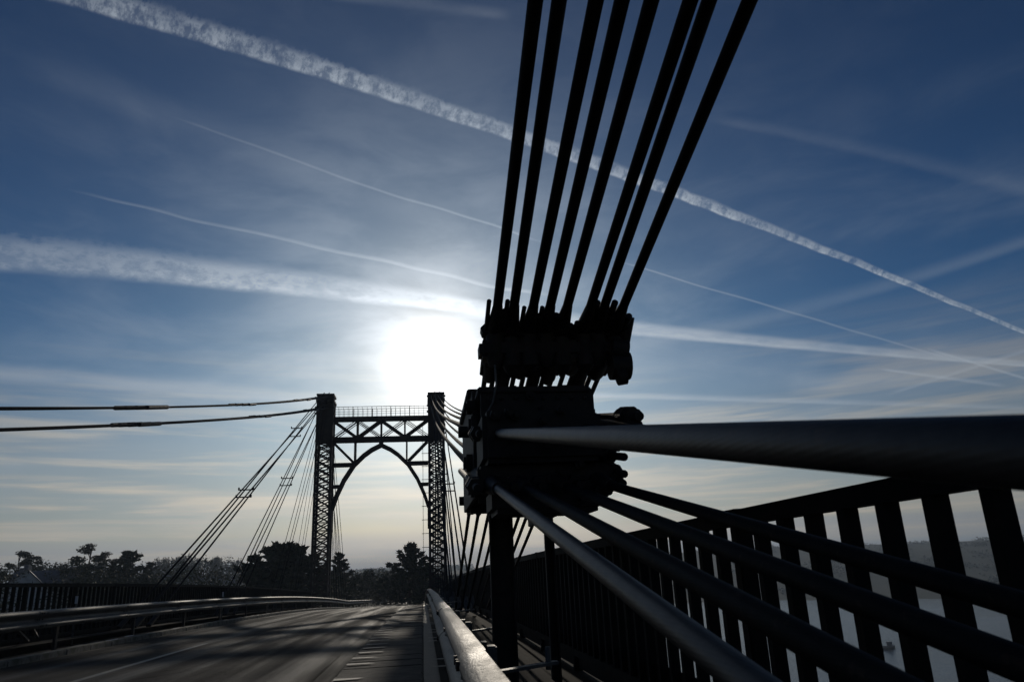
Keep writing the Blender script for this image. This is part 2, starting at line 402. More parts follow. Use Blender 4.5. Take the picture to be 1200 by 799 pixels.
# right slab strip
slabs = thing('slab_strip', (-.4, 0, 0), 'row of concrete cover slabs between the road and the right guard rail', 'slab strip')
smesh = [MB().cbox((0, 0, -.04+random.uniform(-.002, .002)), (.98, .735, .1)).build('slab', 'concrete', None, bevel=.014, mesh_only=True) for _ in range(3)]
wmesh = [MB().add([(-.45+random.uniform(-.03, .03), -.06-random.uniform(0, .05), 0), (-.12+random.uniform(-.08, .1), -.05, 0), (-.17+random.uniform(-.08, .1), .05, 0), (-.46, .07+random.uniform(0, .04), 0)], [(0, 1, 2, 3)]).build('light_mark', 'pale', None, mesh_only=True) for _ in range(4)]  # flat pale patches painted in for bars of light across the slabs
for i in range(74):
    y = 1.2+.75*i
    o = inst('slab', random.choice(smesh), (-.5+random.uniform(-.006, .006), y, dz(y)+random.uniform(-.004, .008)), slabs, (random.uniform(-.012, .012)-2*KD*y, random.uniform(-.008, .008), random.uniform(-.006, .006)))
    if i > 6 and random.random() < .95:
        inst('light_mark', random.choice(wmesh), (-.5, y+random.uniform(-.05, .05), dz(y)+.0275), slabs, (-2*KD*y, 0, 0))
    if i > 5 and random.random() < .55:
        inst('light_mark', random.choice(wmesh), (-.02, y+random.uniform(-.05, .05), dz(y)+.0275), slabs, (-2*KD*y, 0, math.pi))
tag(strip('drain_channel', 'steel', .0, .17, -.006), kind='structure')
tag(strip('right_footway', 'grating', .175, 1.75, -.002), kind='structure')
tag(strip('left_footway', 'concrete', -8.4, -7.16, .0), kind='structure')

# ------------------------------------------------------------------ fences
def fence(name, x, y0, y1, label, skip_first=0):
    P = .26; n = int((y1-y0)/P); sgn = 1 if x > 0 else -1
    t = thing(name, (x, y0, 0), label, 'fence')
    pk = MB().cbox((0, 0, .72), (.064, .050, 1.04)).build('picket', 'fence', None, mesh_only=True)
    po = MB().cbox((0, 0, .64), (.09, .085, 1.3)).build('post', 'fence', None, bevel=.008, mesh_only=True)
    for i in range(n):
        y = y0+i*P
        if i % 9 == 0: inst('post', po, (x+.012*sgn, y, dz(y)), t)
        else: inst('picket', pk, (x, y, dz(y)), t)
    for i in range(0, n, 9):
        ya, yb = y0+i*P, y0+min(i+9, n)*P
        MB().bar((x, ya+.003, dz(ya)+1.262), (x, yb, dz(yb)+1.262), .075, .078).build('top_rail', 'fence', t)
        MB().bar((x-.001, ya+.003, dz(ya)+.19), (x-.001, yb, dz(yb)+.19), .062, .07).build('bottom_rail', 'fence', t)
        MB().bar((x+.02*sgn, ya+.003, dz(ya)+.2), (x+.02*sgn, yb, dz(yb)+.2), .012, .34).build('kick_plate', 'fence', t)
        if i and abs(y0+i*P) < 40: MB().bar((x, ya-.07, dz(ya)+1.262), (x, ya+.07, dz(ya)+1.262), .084, .088).build('rail_sleeve', 'fence', t)
    return t
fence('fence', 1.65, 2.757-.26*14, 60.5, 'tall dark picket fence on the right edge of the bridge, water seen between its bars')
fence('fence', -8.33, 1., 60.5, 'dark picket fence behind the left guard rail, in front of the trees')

# ------------------------------------------------------------------ guard rails
def wbeam(x0, side, yA, yB, seg=1.0):
    prof = [(-.004,.160),(.022,.157),(.052,.148),(.074,.130),(.082,.104),(.078,.082),(.060,.062),(.030,.040),(.006,.022),(.0,.0)]
    prof = prof+[(a, -b) for a, b in prof[-2::-1]]
    n = max(1, int((yB-yA)/seg+.5)); vs = []; fs = []; m = len(prof)
    for i in range(n+1):
        y = yA+(yB-yA)*i/n
        for th in (0, -.0045):
            for a, b in prof: vs.append((x0+side*(a+th), y, dz(y)+.62+b))
    for i in range(n):
        A, B = i*2*m, (i+1)*2*m
        for j in range(m-1):
            fs.append((A+j, A+j+1, B+j+1, B+j)); fs.append((A+m+j, B+m+j, B+m+j+1, A+m+j+1))
        fs.append((A, B, B+m, A+m)); fs.append((A+m-1, A+2*m-1, B+2*m-1, B+m-1))
    for A in (0, n*2*m):
        for j in range(m-1): fs.append((A+j, A+m+j, A+m+j+1, A+j+1))
    return MB().add(vs, fs)
def guard_rail(x, side, y0, y1, label, step=2.0, beam='galv'):
    t = thing('guard_rail', (x, y0, 0), label, 'guard rail')
    y = y0; k = 0
    pm = MB().cbox((0, 0, .33), (.055, .10, .72)).build('post', 'galv' if step < 3 else 'steel', None, bevel=.006, mesh_only=True)
    spm = MB().cbox((0, 0, .62), (.10, .09, .18)).build('spacer', 'galvd', None, mesh_only=True)
    bm_ = MB().tube([(0, 0, 0), (side*.012, 0, 0)], .019, 6).build('bolt', 'steel', None, mesh_only=True)
    lm = MB().cbox((0, 0, 0), (.006, .06, .022)).build('slot', 'steel', None, mesh_only=True)
    while y < y1:
        z_ = dz(y+2)
        wbeam(x+side*(.006 if k % 2 else 0.), side, y-.16, y+4.0).build('beam', beam, t, smooth=True)
        for yy in (y-.1, y-.03, y+.1):
            for zz in (.104, -.104, .0):
                inst('bolt', bm_, (x+side*(.086 if zz else .010), yy, dz(yy)+.62+zz), t)
        for yy in (y+1.98,):
            inst('slot', lm, (x+side*.085, yy, dz(yy)+.62+.09), t)
        y += 4.0; k += 1
    y = y0+1.
    while y < y1:
        inst('post', pm, (x-side*.125, y, dz(y)), t); inst('spacer', spm, (x-side*.052, y, dz(y)), t); y += step
    return t
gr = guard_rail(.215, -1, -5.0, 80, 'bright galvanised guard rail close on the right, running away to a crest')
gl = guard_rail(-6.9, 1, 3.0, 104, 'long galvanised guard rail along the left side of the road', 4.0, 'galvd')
# tie bars that hold the right rail to the cable plane
for y in (3.55, 6.05, 9.4, 13.):
    b = MB().bar((.17, y, dz(y)+.60), (.62, y+.12, dz(y)+.63), .05, .014); b.build('tie_bar', 'galv', gr)
    b = MB().tube([(.58, y+.12, dz(y)+.60), (.58, y+.12, dz(y)+.70)], .014, 6); b.build('tie_bolt', 'galv', gr)

for a, b in (((-7.25, 15.4, .46), (-7.95, 17.3, .12)), ((-7.25, 14.9, .42), (-7.8, 16.6, .10))):
    MB().bar(a, b, .06, .03).build('tie_bar', 'galv', gl)
# ------------------------------------------------------------------ far tower
def tower():
    Y = 60.; zb = dz(Y)
    t = thing('bridge_tower', (CX, Y, zb), 'tall brown lattice portal tower with a pointed arch at the far end of the bridge', 'tower')
    W = 1.16; D = 1.5
    lat = MB()
    for cx in (XL, XR):
        leg = MB()
        for sx in (-1, 1):
            for sy in (-1, 1):
                c = (cx+sx*W/2, Y+sy*D/2)
                MB().box((c[0]-.09, c[1]-.09, zb-1.5), (c[0]+.09, c[1]+.09, 14.6)).build('leg_post', 'tower', t)
        # flat cover plates in the upper third
        for sy in (-1, 1):
            MB().box((cx-W/2+.1, Y+sy*(D/2+.012)-.01, 11.45), (cx+W/2-.1, Y+sy*(D/2+.012)+.01, 14.55)).build('cover_plate', 'tower', t)
        for sx in (-1, 1):
            MB().box((cx+sx*(W/2+.012)-.01, Y-D/2+.1, 11.45), (cx+sx*(W/2+.012)+.01, Y+D/2-.1, 14.55)).build('cover_plate', 'tower', t)
        # lattice bracing, four faces
        z = zb-.2; h = .60
        while z < 11.4:
            z2 = min(z+h, 11.45)
            for sy in (-1, 1):
                y = Y+sy*D/2
                for a, b in (((cx-W/2, y, z), (cx+W/2, y, z2)), ((cx+W/2, y+.03, z), (cx-W/2, y+.03, z2))):
                    MB().bar(a, b, .03, .105).build('lattice_bar', 'tower', t)
                lat.bar((cx-W/2, y-.02, z2), (cx+W/2, y-.02, z2), .03, .06)
            for sx in (-1, 1):
                x = cx+sx*W/2
                for a, b in (((x, Y-D/2, z), (x, Y+D/2, z2)), ((x+.03, Y+D/2, z), (x+.03, Y-D/2, z2))):
                    lat.bar(a, b, .03, .06)
            z = z2
        # saddle head: stepped plates, rollers
        MB().box((cx-.72, Y-.95, 14.6), (cx+.72, Y+.95, 14.78)).build('head_plate', 'tower', t)
        MB().box((cx-.62, Y-.7, 14.783), (cx+.62, Y+.7, 15.12)).build('saddle_block', 'tower', t)
        MB().box((cx-.70, Y-.85, 15.123), (cx+.70, Y+.85, 15.27)).build('head_plate', 'tower', t)
        for sx in (-.42, -.14, .14, .42):
            MB().tube([(cx+sx, Y-.9, 14.45), (cx+sx, Y-.55, 14.98), (cx+sx, Y, 15.36), (cx+sx, Y+.55, 14.98), (cx+sx, Y+.9, 14.45)], .075, 8).build('saddle', 'tower', t, smooth=True)
        for sx in (-.72, .72):
            for z in (13.6, 14.1, 14.9): MB().tube([(cx+sx*.92, Y-.98, z), (cx+sx*1.08, Y-.98, z)], .09, 8).build('pin', 'tower', t)
        MB().box((cx-.95, Y-1.2, zb-4), (cx+.95, Y+1.2, zb-1.5)).build('pedestal', 'concrete', t)
        MB().box((cx-1.6, Y-1.8, -29), (cx+1.6, Y+1.8, zb-4.01)).build('pier', 'concrete', t)
    a, b = XL+W/2+.08, XR-W/2-.08
    n = 4; xs = [a+(b-a)*i/n for i in range(n+1)]
    for y in (Y-.45, Y+.45):
        MB().bar((a, y, 13.27), (b, y, 13.27), .14, .26).build('top_chord', 'tower', t)
        MB().bar((a, y, 11.57), (b, y, 11.57), .14, .34).build('bottom_chord', 'tower', t)
        for i in range(n):
            x0, x1 = xs[i], xs[i+1]
            e = .028
            if i % 2 == 0:
                MB().bar((x0, y-e, 13.1), (x1, y-e, 11.7), .05, .17).build('diagonal', 'tower', t)
                for dd in (-.11, .11): MB().bar((x0+dd, y+e, 11.7), (x1+dd, y+e, 13.1), .04, .06).build('diagonal_rod', 'tower', t)
            else:
                MB().bar((x0, y-e, 11.7), (x1, y-e, 13.1), .05, .17).build('diagonal', 'tower', t)
                for dd in (-.11, .11): MB().bar((x0+dd, y+e, 13.1), (x1+dd, y+e, 11.7), .04, .06).build('diagonal_rod', 'tower', t)
            if i: MB().bar((xs[i], y, 11.72), (xs[i], y, 13.12), .12, .13, (0, 1, 0)).build('vertical', 'tower', t)
        # pointed arch
        for sg in (-1, 1):
            half = [(.06, 11.06), (.75, 10.72), (1.36, 10.28), (2.15, 9.5), (2.90, 8.33), (3.45, 7.1), (3.78, 6.1), (3.90, 5.0)]
            P = [V((CX+sg*q, y, zz)) for q, zz in half]
            mb = MB()
            for i in range(len(P)-1): mb.bar(P[i]-(P[i+1]-P[i])*.02, P[i+1]+(P[i+1]-P[i])*.02, .12, .24)
            mb.build('arch', 'tower', t)
            MB().box((CX+sg*3.84-.13, y-.08, 4.4), (CX+sg*3.84+.13, y+.08, 6.3)).build('arch_foot', 'tower', t)
            vx = CX+sg*2.06
            MB().bar((vx, y, 9.55), (vx, y, 11.42), .12, .15, (0, 1, 0)).build('vertical', 'tower', t)
            lx = CX+sg*3.78
            MB().bar((vx, y+.01, 9.56), (lx, y+.01, 9.56), .1, .24).build('strut', 'tower', t)
            MB().bar((CX+sg*3.2, y+.01, 7.86), (lx, y+.01, 7.86), .1, .2).build('strut', 'tower', t)
            MB().bar((vx+sg*.1, y-.02, 9.72), (lx, y-.02, 11.35), .06, .17).build('diagonal', 'tower', t)
        MB().bar((CX, y, 11.0), (CX, y, 11.42), .3, .2, (0, 1, 0)).build('apex_plate', 'tower', t)
    # walkway handrail
    for y in (Y-.45, Y+.45):
        hr = MB()
        hr.bar((a, y, 14.22), (b, y, 14.22), .04, .04); hr.bar((a, y, 13.82), (b, y, 13.82), .025, .025)
        hr.build('handrail', 'tower', t)
        m = 20
        for i in range(m+1):
            x = a+(b-a)*i/m
            MB().cbox((x, y, 13.82), (.022 if i % 4 else .05,)*2+(.8,)).build('baluster', 'tower', t)
    # access ladder beside the right leg
    ld = MB()
    lx = .24
    for dx in (-.22, .22): MB().cbox((lx+dx, Y-.3, 6.1), (.035, .035, 13.6)).build('ladder_rail', 'tower', t)
    for z in [x*1.05-.2 for x in range(12)]: MB().cbox((lx+.1, Y-.3, z), (.85, .03, .045)).build('ladder_rung', 'tower', t)
    lat.build('side_lattice', 'tower', t)['kind'] = 'stuff'
tower()

# ------------------------------------------------------------------ stays of the far tower
def stays(cx, side):
    bundles = [(22.0, 15.05, 59.3, 4, .031), (31.6, 14.95, 59.35, 4, .026), (41.2, 14.8, 59.4, 3, .018), (47.2, 14.6, 59.4, 3, .014)]
    wh = ['farthest from the tower', 'second out from the tower', 'third out from the tower', 'nearest the tower']
    for bi, (yf, zt, yt, n, r) in enumerate(bundles):
        for k in range(n):
            dx = (k-(n-1)/2)*.2; dzz = (.33 if k % 2 else -.33)*(1 if bi < 2 else .5)
            p = V((cx+dx, yt, zt+dzz)); q = V((cx+dx, yf+(.5 if k % 2 else 0), dz(yf)+.15))
            t = thing('stay_rope', q, '%s rope out from the road in the %s stay bundle %s' % (ORD[k] if side == 'right' else ORD[n-1-k], side, wh[bi]), 'stay rope', '%s stay ropes of the far tower' % side)
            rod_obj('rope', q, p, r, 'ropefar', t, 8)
            d = (p-q).normalized()
            rod_obj('socket', q, q+d*.9, r*2.2, 'steel', t, 8)
        ca = MB()
        if bi < 2:
            for f in ((.31, .64) if bi == 0 else (.43,)):
                for row in (-1, 1):
                    c = V((cx, yf+.25, dz(yf)+.15)).lerp(V((cx, yt, zt+row*.33)), f if row < 0 else f+.01)
                    t = thing('rope_clamp', c, '%s clamp bar across the %s side stay ropes, %s' % ('lower' if row < 0 else 'upper', side, ('on the outermost bundle, near the deck' if f == .31 else 'on the outermost bundle, high up') if bi == 0 else 'on the second bundle'), 'rope clamp', 'clamp bars on the stay ropes')
                    MB().cbox(c, (.66, .10, .045)).build('clamp_bar', 'steel', t)
                    for dx in (-.31, .31): MB().cbox(c+V((dx, 0, .06)), (.06, .06, .09)).build('clamp_nut', 'steel', t)
    for bi, (yf, n) in enumerate(((70.5, 3), (75., 3), (80., 3))):
        for k in range(n):
            dx = (k-1)*.22
            p = V((cx+dx, 60.7, 14.7)); q = V((cx+dx, yf, dz(yf)-.3))
            t = thing('stay_rope', q, '%s rope of the %s %s side stay bundle beyond the tower' % (ORD[k], ORD[bi], side), 'stay rope', 'stay ropes beyond the tower')
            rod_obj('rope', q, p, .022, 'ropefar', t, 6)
stays(XL, 'left'); stays(XR, 'right')

# ------------------------------------------------------------------ heavy cables that cross at mid span
def curve_tube(name, pts, r, mat, parent, n=20):
    return MB().tube(pts, r, n).build(name, mat, parent, smooth=True)
UPX = [.46, .74, 1.02, 1.30]; LOX = [.42, .585, .81, 1.07]
def l_row(x0, row, k, shift, side):
    """rope from the far tower head down through the mid span anchor and on to the deck behind"""
    x = (UPX if row else LOX)[k]+shift; c = (1.79-.186*4.12) if row else (1.515-.186*4.32)
    c = c if shift == 0 else c+.36
    A = V((x, -5.3, c+.186*-5.3)); B = V((x, 5.6, c+.186*5.6))
    tx = (XR if shift == 0 else XL)+(k-1.5)*.28
    T_ = V((tx, 59.3, 15.05 if row else 14.15))
    rows = 'upper' if row else 'lower'
    if shift == 0:
        lab = {(1, 0): 'thickest rope, nearly level, passing closest to the viewer on the right',
               (0, 0): 'lowest dark rope slanting down from the clamp to the bottom edge beside the guard rail',
               (0, 1): 'second lowest dark rope slanting down right across the picket fence',
               (0, 2): 'third lowest dark rope slanting right across the picket fence',
               (0, 3): 'uppermost of the ropes slanting right in front of the picket fence'}.get((row, k), '%s rope of the upper row behind the thick level rope' % ORD[k])
    else: lab = '%s rope of the %s row swooping in from the top of the left tower leg' % (ORD[k], rows)
    t = thing('suspension_rope', B, lab, 'suspension rope', 'ropes from the far tower head through mid span')
    r = .0295 if row else .0255
    rod_obj('rope', A, B, r, 'rope' if (row, k) in ((1, 0), (0, 0)) else 'ropedark', t, 28, 10)
    # tower side, slight sag
    N = 14; P = []
    for i in range(N+1):
        f = i/N; p = B.lerp(T_, f); p.z -= (.34 if shift else .44)*4*f*(1-f); P.append(p)
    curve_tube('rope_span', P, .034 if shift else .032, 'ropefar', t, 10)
    if shift:
        for f in ((.33, .55, .80) if row else (.34, .62, .86)):
            i = f*N; a = P[int(i)]; d = (P[int(i)+1]-a).normalized(); MB().tube([a, a+d*(1.6 if f < .4 else 1.2)], .062, 8).build('sleeve', 'steel', t, smooth=True)
    d = (B-A).normalized()
    # cast socket where the rope enters the anchor
    q = V((x, 4.55, c+.186*4.55)) if row == 0 or k else V((x, 4.75, c+.186*4.75))
    MB().tube([q-d*.42, q-d*.10, q+d*.45, q+d*.8], [.036, .06, .085, .085], 16).build('socket', 'steel', t, smooth=True)
    # threaded adjusting rods each side with nuts, ends toward the viewer
    for sx in (-1, 1):
        if row == 1 and k == 3 and sx == 1: continue
        o = V((sx*.11, 0, 0)); e = q+o+d*(.02*k)
        MB().tube([e-d*.34, e+d*1.5], .024, 10).build('threaded_rod', 'steel', t, smooth=True)
        MB().tube([e-d*.2, e-d*.1], .052, 6).build('nut', 'steel', t)
        MB().tube([e-d*.1, e-d*.02], .058, 6).build('nut', 'steel', t)
    return t
for sh, sd in ((0, 'right'), (XL-XR-.05, 'left')):
    for row in (1, 0):
        for k in range(4): l_row(0, row, k, sh, sd)
NX = [.515, .631, .760, .878, .996, 1.159, 1.259, 1.386]
NDX = [-.020, -.026, -.020, -.023, -.020, -.021, -.026, -.018]; NSL = [.215, .221, .211, .215, .219, .216, .222, .205]
def n_row(k, shift):
    x = NX[k]+shift; y0, z0 = 4.9, 2.684
    d = V((-NDX[k]*0-.0, 0, 0))
    dirv = V((NDX[k]*1.0, -1, NSL[k]*1.02)).normalized()     # upward, back over the viewer
    P = V((x, y0, z0)); top = P+dirv*58; fwd = P+V((.012*3 if 0 else 0, 0, 0))
    dn = V((.012, 1, -.2190)).normalized(); end = P+dn*11.1
    lab = '%s from the left of the eight thick ropes fanning up to the top edge' % ORD[k].capitalize() if shift == 0 else '%s rope of the left cable plane descending past mid span' % ORD[k].capitalize()
    t = thing('hanging_rope', P, lab, 'suspension rope', 'ropes rising overhead from mid span')
    rod_obj('rope', P+dn*.2, top, .0325, 'ropedark', t, 20, 16)
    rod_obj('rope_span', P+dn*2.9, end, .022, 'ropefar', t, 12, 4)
    # tapered socket seated in the upper crosshead
    MB().tube([P+dirv*.30, P+dirv*.05, P-dirv*.22, P-dirv*.5], [.034, .056, .07, .07], 14).build('socket', 'steel', t, smooth=True)
    ru = random.Random(k*7+3)
    le = (.80, 1.08, .74, 1.04, .84, .68, 1.1, .78)[k]; w_ = (.058, .05, .062, .052, .06, .062, .05, .066)[k]
    MB().tube([P-dirv*.02, P-dirv*.1, P-dirv*(le-.08), P-dirv*(le-.02), P-dirv*le], [w_*.8, w_, w_, w_*.8, w_*.45], 14).build('socket_body', 'steel', t, smooth=True)
    L = [.46, .36, .38, .30, .28, .20, .44, .30][k]
    for sx in (-1, 1):
        o = V((sx*.062, 0, -.015 if k % 2 else .0)); e = P+o-dirv*.10
        if sx == 1 and k in (1, 4): L2 = L*.5
        else: L2 = L
        MB().tube([e-dirv*.6+dirv*0, e+dirv*L2], (.016 if k in (0, 2) else .024), 10).build('threaded_rod', 'steel', t, smooth=True)
        MB().tube([e+dirv*.02, e+dirv*.10], .042, 6, rot=ru.random()).build('nut', 'steel', t)
    # forward side: turnbuckle with forked ends
    q = P+dn*(3.1+.25*(k % 2))
    MB().tube([q-dn*.25, q, q+dn*.1, q+dn*.8, q+dn*1.05, q+dn*1.2], [.03, .05, .062, .062, .045, .026], 12).build('turnbuckle', 'steel', t, smooth=True)
    MB().tube([q+V((-.08, 0, -.02)), q+V((.08, 0, -.02))], .03, 8).build('pin', 'steel', t)
    for s_ in (-.03-.006*(k % 3), .036): MB().tube([P-dirv*.55+V((s_, 0, 0)), q+V((s_, 0, 0))], .021, 8).build('link_rod', 'steel', t, smooth=True)
    return t
for sh in (0, XL-XR-.05):
    for k in range(8): n_row(k, sh)

# ------------------------------------------------------------------ mid span anchor frame
def anchor(shift):
    lab = 'big dark riveted anchor frame on the right where all the thick ropes cross' if shift == 0 else 'matching riveted anchor frame in the left cable plane'
    t = thing('anchor_frame', (.9, 5.6, 0), lab, 'anchor frame', 'mid span anchor frames')
    B = lambda a, b, nm, bev=.008: MB().box(a, b).build(nm, 'steel', t, bevel=bev)
    # upper crosshead, in three stepped castings
    B((.40, 4.88, 2.475), (1.39, 5.08, 2.60), 'upper_crosshead', .025)
    for i, x in enumerate(NX):
        zz = 2.64-.022*(i*5 % 3)
        MB().tube([(x, 4.99, zz+.05), (x, 4.93, zz), (x, 4.93, zz-.16-.02*(i % 3)), (x, 4.96, zz-.22)], [.04, .066, .068, .045], 12).build('crosshead_lug', 'steel', t, smooth=True)
    # right end boss of the crosshead
    MB().tube([(1.33, 4.9, 2.40), (1.47, 4.9, 2.40)], .10, 14).build('boss', 'steel', t, smooth=True)
    MB().tube([(1.34, 4.86, 2.52), (1.455, 4.86, 2.50)], .075, 12).build('boss', 'steel', t, smooth=True)
    MB().tube([(1.36, 4.84, 2.30), (1.42, 4.84, 2.31)], .06, 12).build('boss', 'steel', t, smooth=True)
    # screw at the right end pointing up
    MB().tube([(1.44, 4.98, 2.45), (1.485, 4.82, 2.74)], .034, 10).build('threaded_rod', 'steel', t, smooth=True)
    # main box: side plates, front plate and top flange
    B((.36, 5.2, 1.54), (.39, 6.6, 2.31), 'side_plate', .004)
    B((.62, 4.95, 1.42), (.66, 7.0, 2.28), 'side_plate', .004)
    B((.98, 4.95, 1.42), (1.02, 7.0, 2.28), 'side_plate', .004)
    B((1.25, 5.6, 1.62), (1.28, 6.8, 2.30), 'side_plate', .004)
    B((.40, 4.93, 1.66), (1.20, 4.97, 2.235), 'front_plate', .004)
    B((.33, 5.3, 2.30), (1.28, 6.5, 2.345), 'top_flange', .008)
    B((.38, 4.90, 2.22), (1.17, 5.35, 2.262), 'top_flange', .008)
    B((.33, 4.45, 1.50), (1.17, 4.60, 1.66), 'lower_crosshead', .02)
    B((.36, 4.35, 1.66), (1.10, 4.9, 1.98), 'lower_crosshead', .03)
    B((.40, 4.3, 1.36), (1.06, 4.75, 1.52), 'lower_crosshead', .03)
    B((1.0, 4.75, 1.55), (1.27, 5.3, 1.80), 'socket_block', .03)
    # rivets on the front plates
    rv = MB().tube([(0, 0, 0), (0, -.014, 0)], [.018, .010], 8).build('rivet', 'steel', None, mesh_only=True)
    for i in range(8):
        for j in range(5): inst('rivet', rv, (.45+.098*i, 4.93, 1.72+.115*j), t)
    B((.391, 5.24, 1.5), (.70, 5.28, 2.30), 'back_plate', .003); B((.391, 6.2, 1.5), (1.249, 6.24, 2.25), 'back_plate', .003)
    rq = random.Random(4)
    for i in range(26):
        x, z = rq.uniform(.42, 1.12), rq.uniform(1.5, 2.2); y = 4.93 if z > 1.98 else 4.35
        if 1.36 < z < 1.66: y = 4.3 if z < 1.5 else 4.45
        MB().tube([(x, y+.01, z), (x, y-.05, z-.008)], rq.choice((.028, .034)), 6, rot=rq.random()).build('nut', 'steel', t); MB().tube([(x, y-.05, z-.008), (x, y-.09, z-.015)], .015, 8).build('bolt', 'steel', t)
    # forward end: cross pins and lugs standing clear of the left side
    for (x, y, z, w, d, h) in ((.35, 5.25, 2.19, .10, .16, .08), (.35, 5.1, 2.04, .06, .12, .10), (.34, 5.35, 1.80, .09, .12, .12), (.37, 5.3, 1.62, .10, .14, .14),
                               (.42, 6.6, 1.60, .10, .3, .14)):
        MB().cbox((x, y, z), (w, d, h)).build('lug', 'steel', t, bevel=.02)
    for (x, y, z) in ((.26, 5.3, 2.02), (.33, 6.8, 1.66)):
        MB().tube([(x, y, z), (x+.15, y, z)], .045, 6).build('nut', 'steel', t)
    # adjusting screw with its big nut standing out on the right
    p, q = V((1.34, 5.75, 2.20)), V((1.335, 4.33, 1.920)); d = (q-p).normalized()
    MB().tube([p, q], .030, 12).build('adjusting_screw', 'steel', t, smooth=True)
    MB().tube([q-d*.42, q-d*.34], .060, 12).build('washer', 'steel', t)
    MB().tube([q-d*.34, q-d*.20], .074, 6).build('nut', 'steel', t, bevel=.006)
    MB().tube([q-d*.20, q-d*.12], .062, 6, rot=.4).build('nut', 'steel', t, bevel=.006)
    MB().tube([q-d*.46, q-d*.05+V((0, 0, -.06))], [.05, .035], 8).build('clevis', 'steel', t)
    # lower right cluster of nuts below the level rope
    for (x, y, z, l) in ((1.16, 4.45, 1.70, .30), (1.20, 4.5, 1.60, .18), (1.02, 4.4, 1.50, .16), (.92, 4.35, 1.45, .14), (1.10, 4.45, 1.49, .12), (1.28, 4.6, 1.80, .16)):
        a = V((x, y+.5, z+.09)); b = V((x+.005, y-l, z-.186*l))
        MB().tube([a, b], .024, 10).build('threaded_rod', 'steel', t, smooth=True)
        MB().tube([V((x, y, z)), V((x, y+.11, z+.02))], .055, 6).build('nut', 'steel', t, bevel=.005)
        MB().tube([V((x, y+.12, z+.022)), V((x, y+.2, z+.04))], .062, 10).build('washer', 'steel', t)
    # riveted hangers that carry the deck girder
    for (x, y, w) in ((.61, 5.95, .17), (1.15, 6.9, .07)):
        zt = 1.62
        B((x-w/2, y-.012, dz(y)-.3), (x+w/2, y+.012, zt), 'hanger_plate', .002)
        for s_ in (-1, 1):
            B((x+s_*w/2-.008, y-.075, dz(y)-.3), (x+s_*w/2+.008, y-.014, zt), 'hanger_flange', .002)
    # looped conduit
    c = [(.50, 4.84, 2.40), (.50, 4.80, 2.25), (.47, 4.78, 2.12), (.43, 4.80, 2.05), (.41, 4.78, 1.95), (.395, 4.72, 1.86), (.40, 4.66, 1.80), (.43, 4.6, 1.70), (.46, 4.55, 1.60)]
    MB().tube(c, .007, 6).build('conduit', 'galv', t, smooth=True)
    return t
af = anchor(0)
c = copy_tree(af); c.location.x += XL-XR-.05; c['label'] = 'matching riveted anchor frame in the left cable plane'
# steel cross girder under the rope anchors and kerb girders carrying the ropes
for x0, lab in ((.60, 'long dark riveted girder under the right hand ropes'), (-7.95, 'long dark riveted girder under the left hand ropes')):
    t = thing('stiffening_girder', (x0, 0, 0), lab, 'girder')
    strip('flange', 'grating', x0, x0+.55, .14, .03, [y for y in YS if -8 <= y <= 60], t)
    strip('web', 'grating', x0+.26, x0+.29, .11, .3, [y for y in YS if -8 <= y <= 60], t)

# ------------------------------------------------------------------ trees
def gpos(px, dist, z=None):
    r = ray(px, 671); r = V((r.x, r.y, 0)).normalized()*dist
    return V((r.x, r.y, ground(r.x, r.y)))
def ztop(px, py, dist):
    r = ray(px, py); return CAM.z + r.z/math.hypot(r.x, r.y)*dist
def leafcloud(mb, rnd, c, rad, n, size, flat=.35, spiky=.0):
    for _ in range(n):
        while True:
            p = V((rnd.uniform(-1, 1), rnd.uniform(-1, 1), rnd.uniform(-1, 1)))
            if p.length < 1: break
        p = V((p.x*rad, p.y*rad, p.z*rad*flat)); q = c+p
        a = V((rnd.gauss(0, 1), rnd.gauss(0, 1), rnd.gauss(0, .5)+spiky)).normalized(); b = a.orthogonal().normalized()
        b = (b*math.cos(rnd.random()*6)+a.cross(b)*math.sin(rnd.random()*6))
        s = size*rnd.uniform(.6, 1.4); k = len(mb.v)
        mb.v += [q-b*s*.4, q+a*s*1.2, q+b*s*.4, q-a*s*.5]; mb.f.append([k, k+1, k+2, k+3])
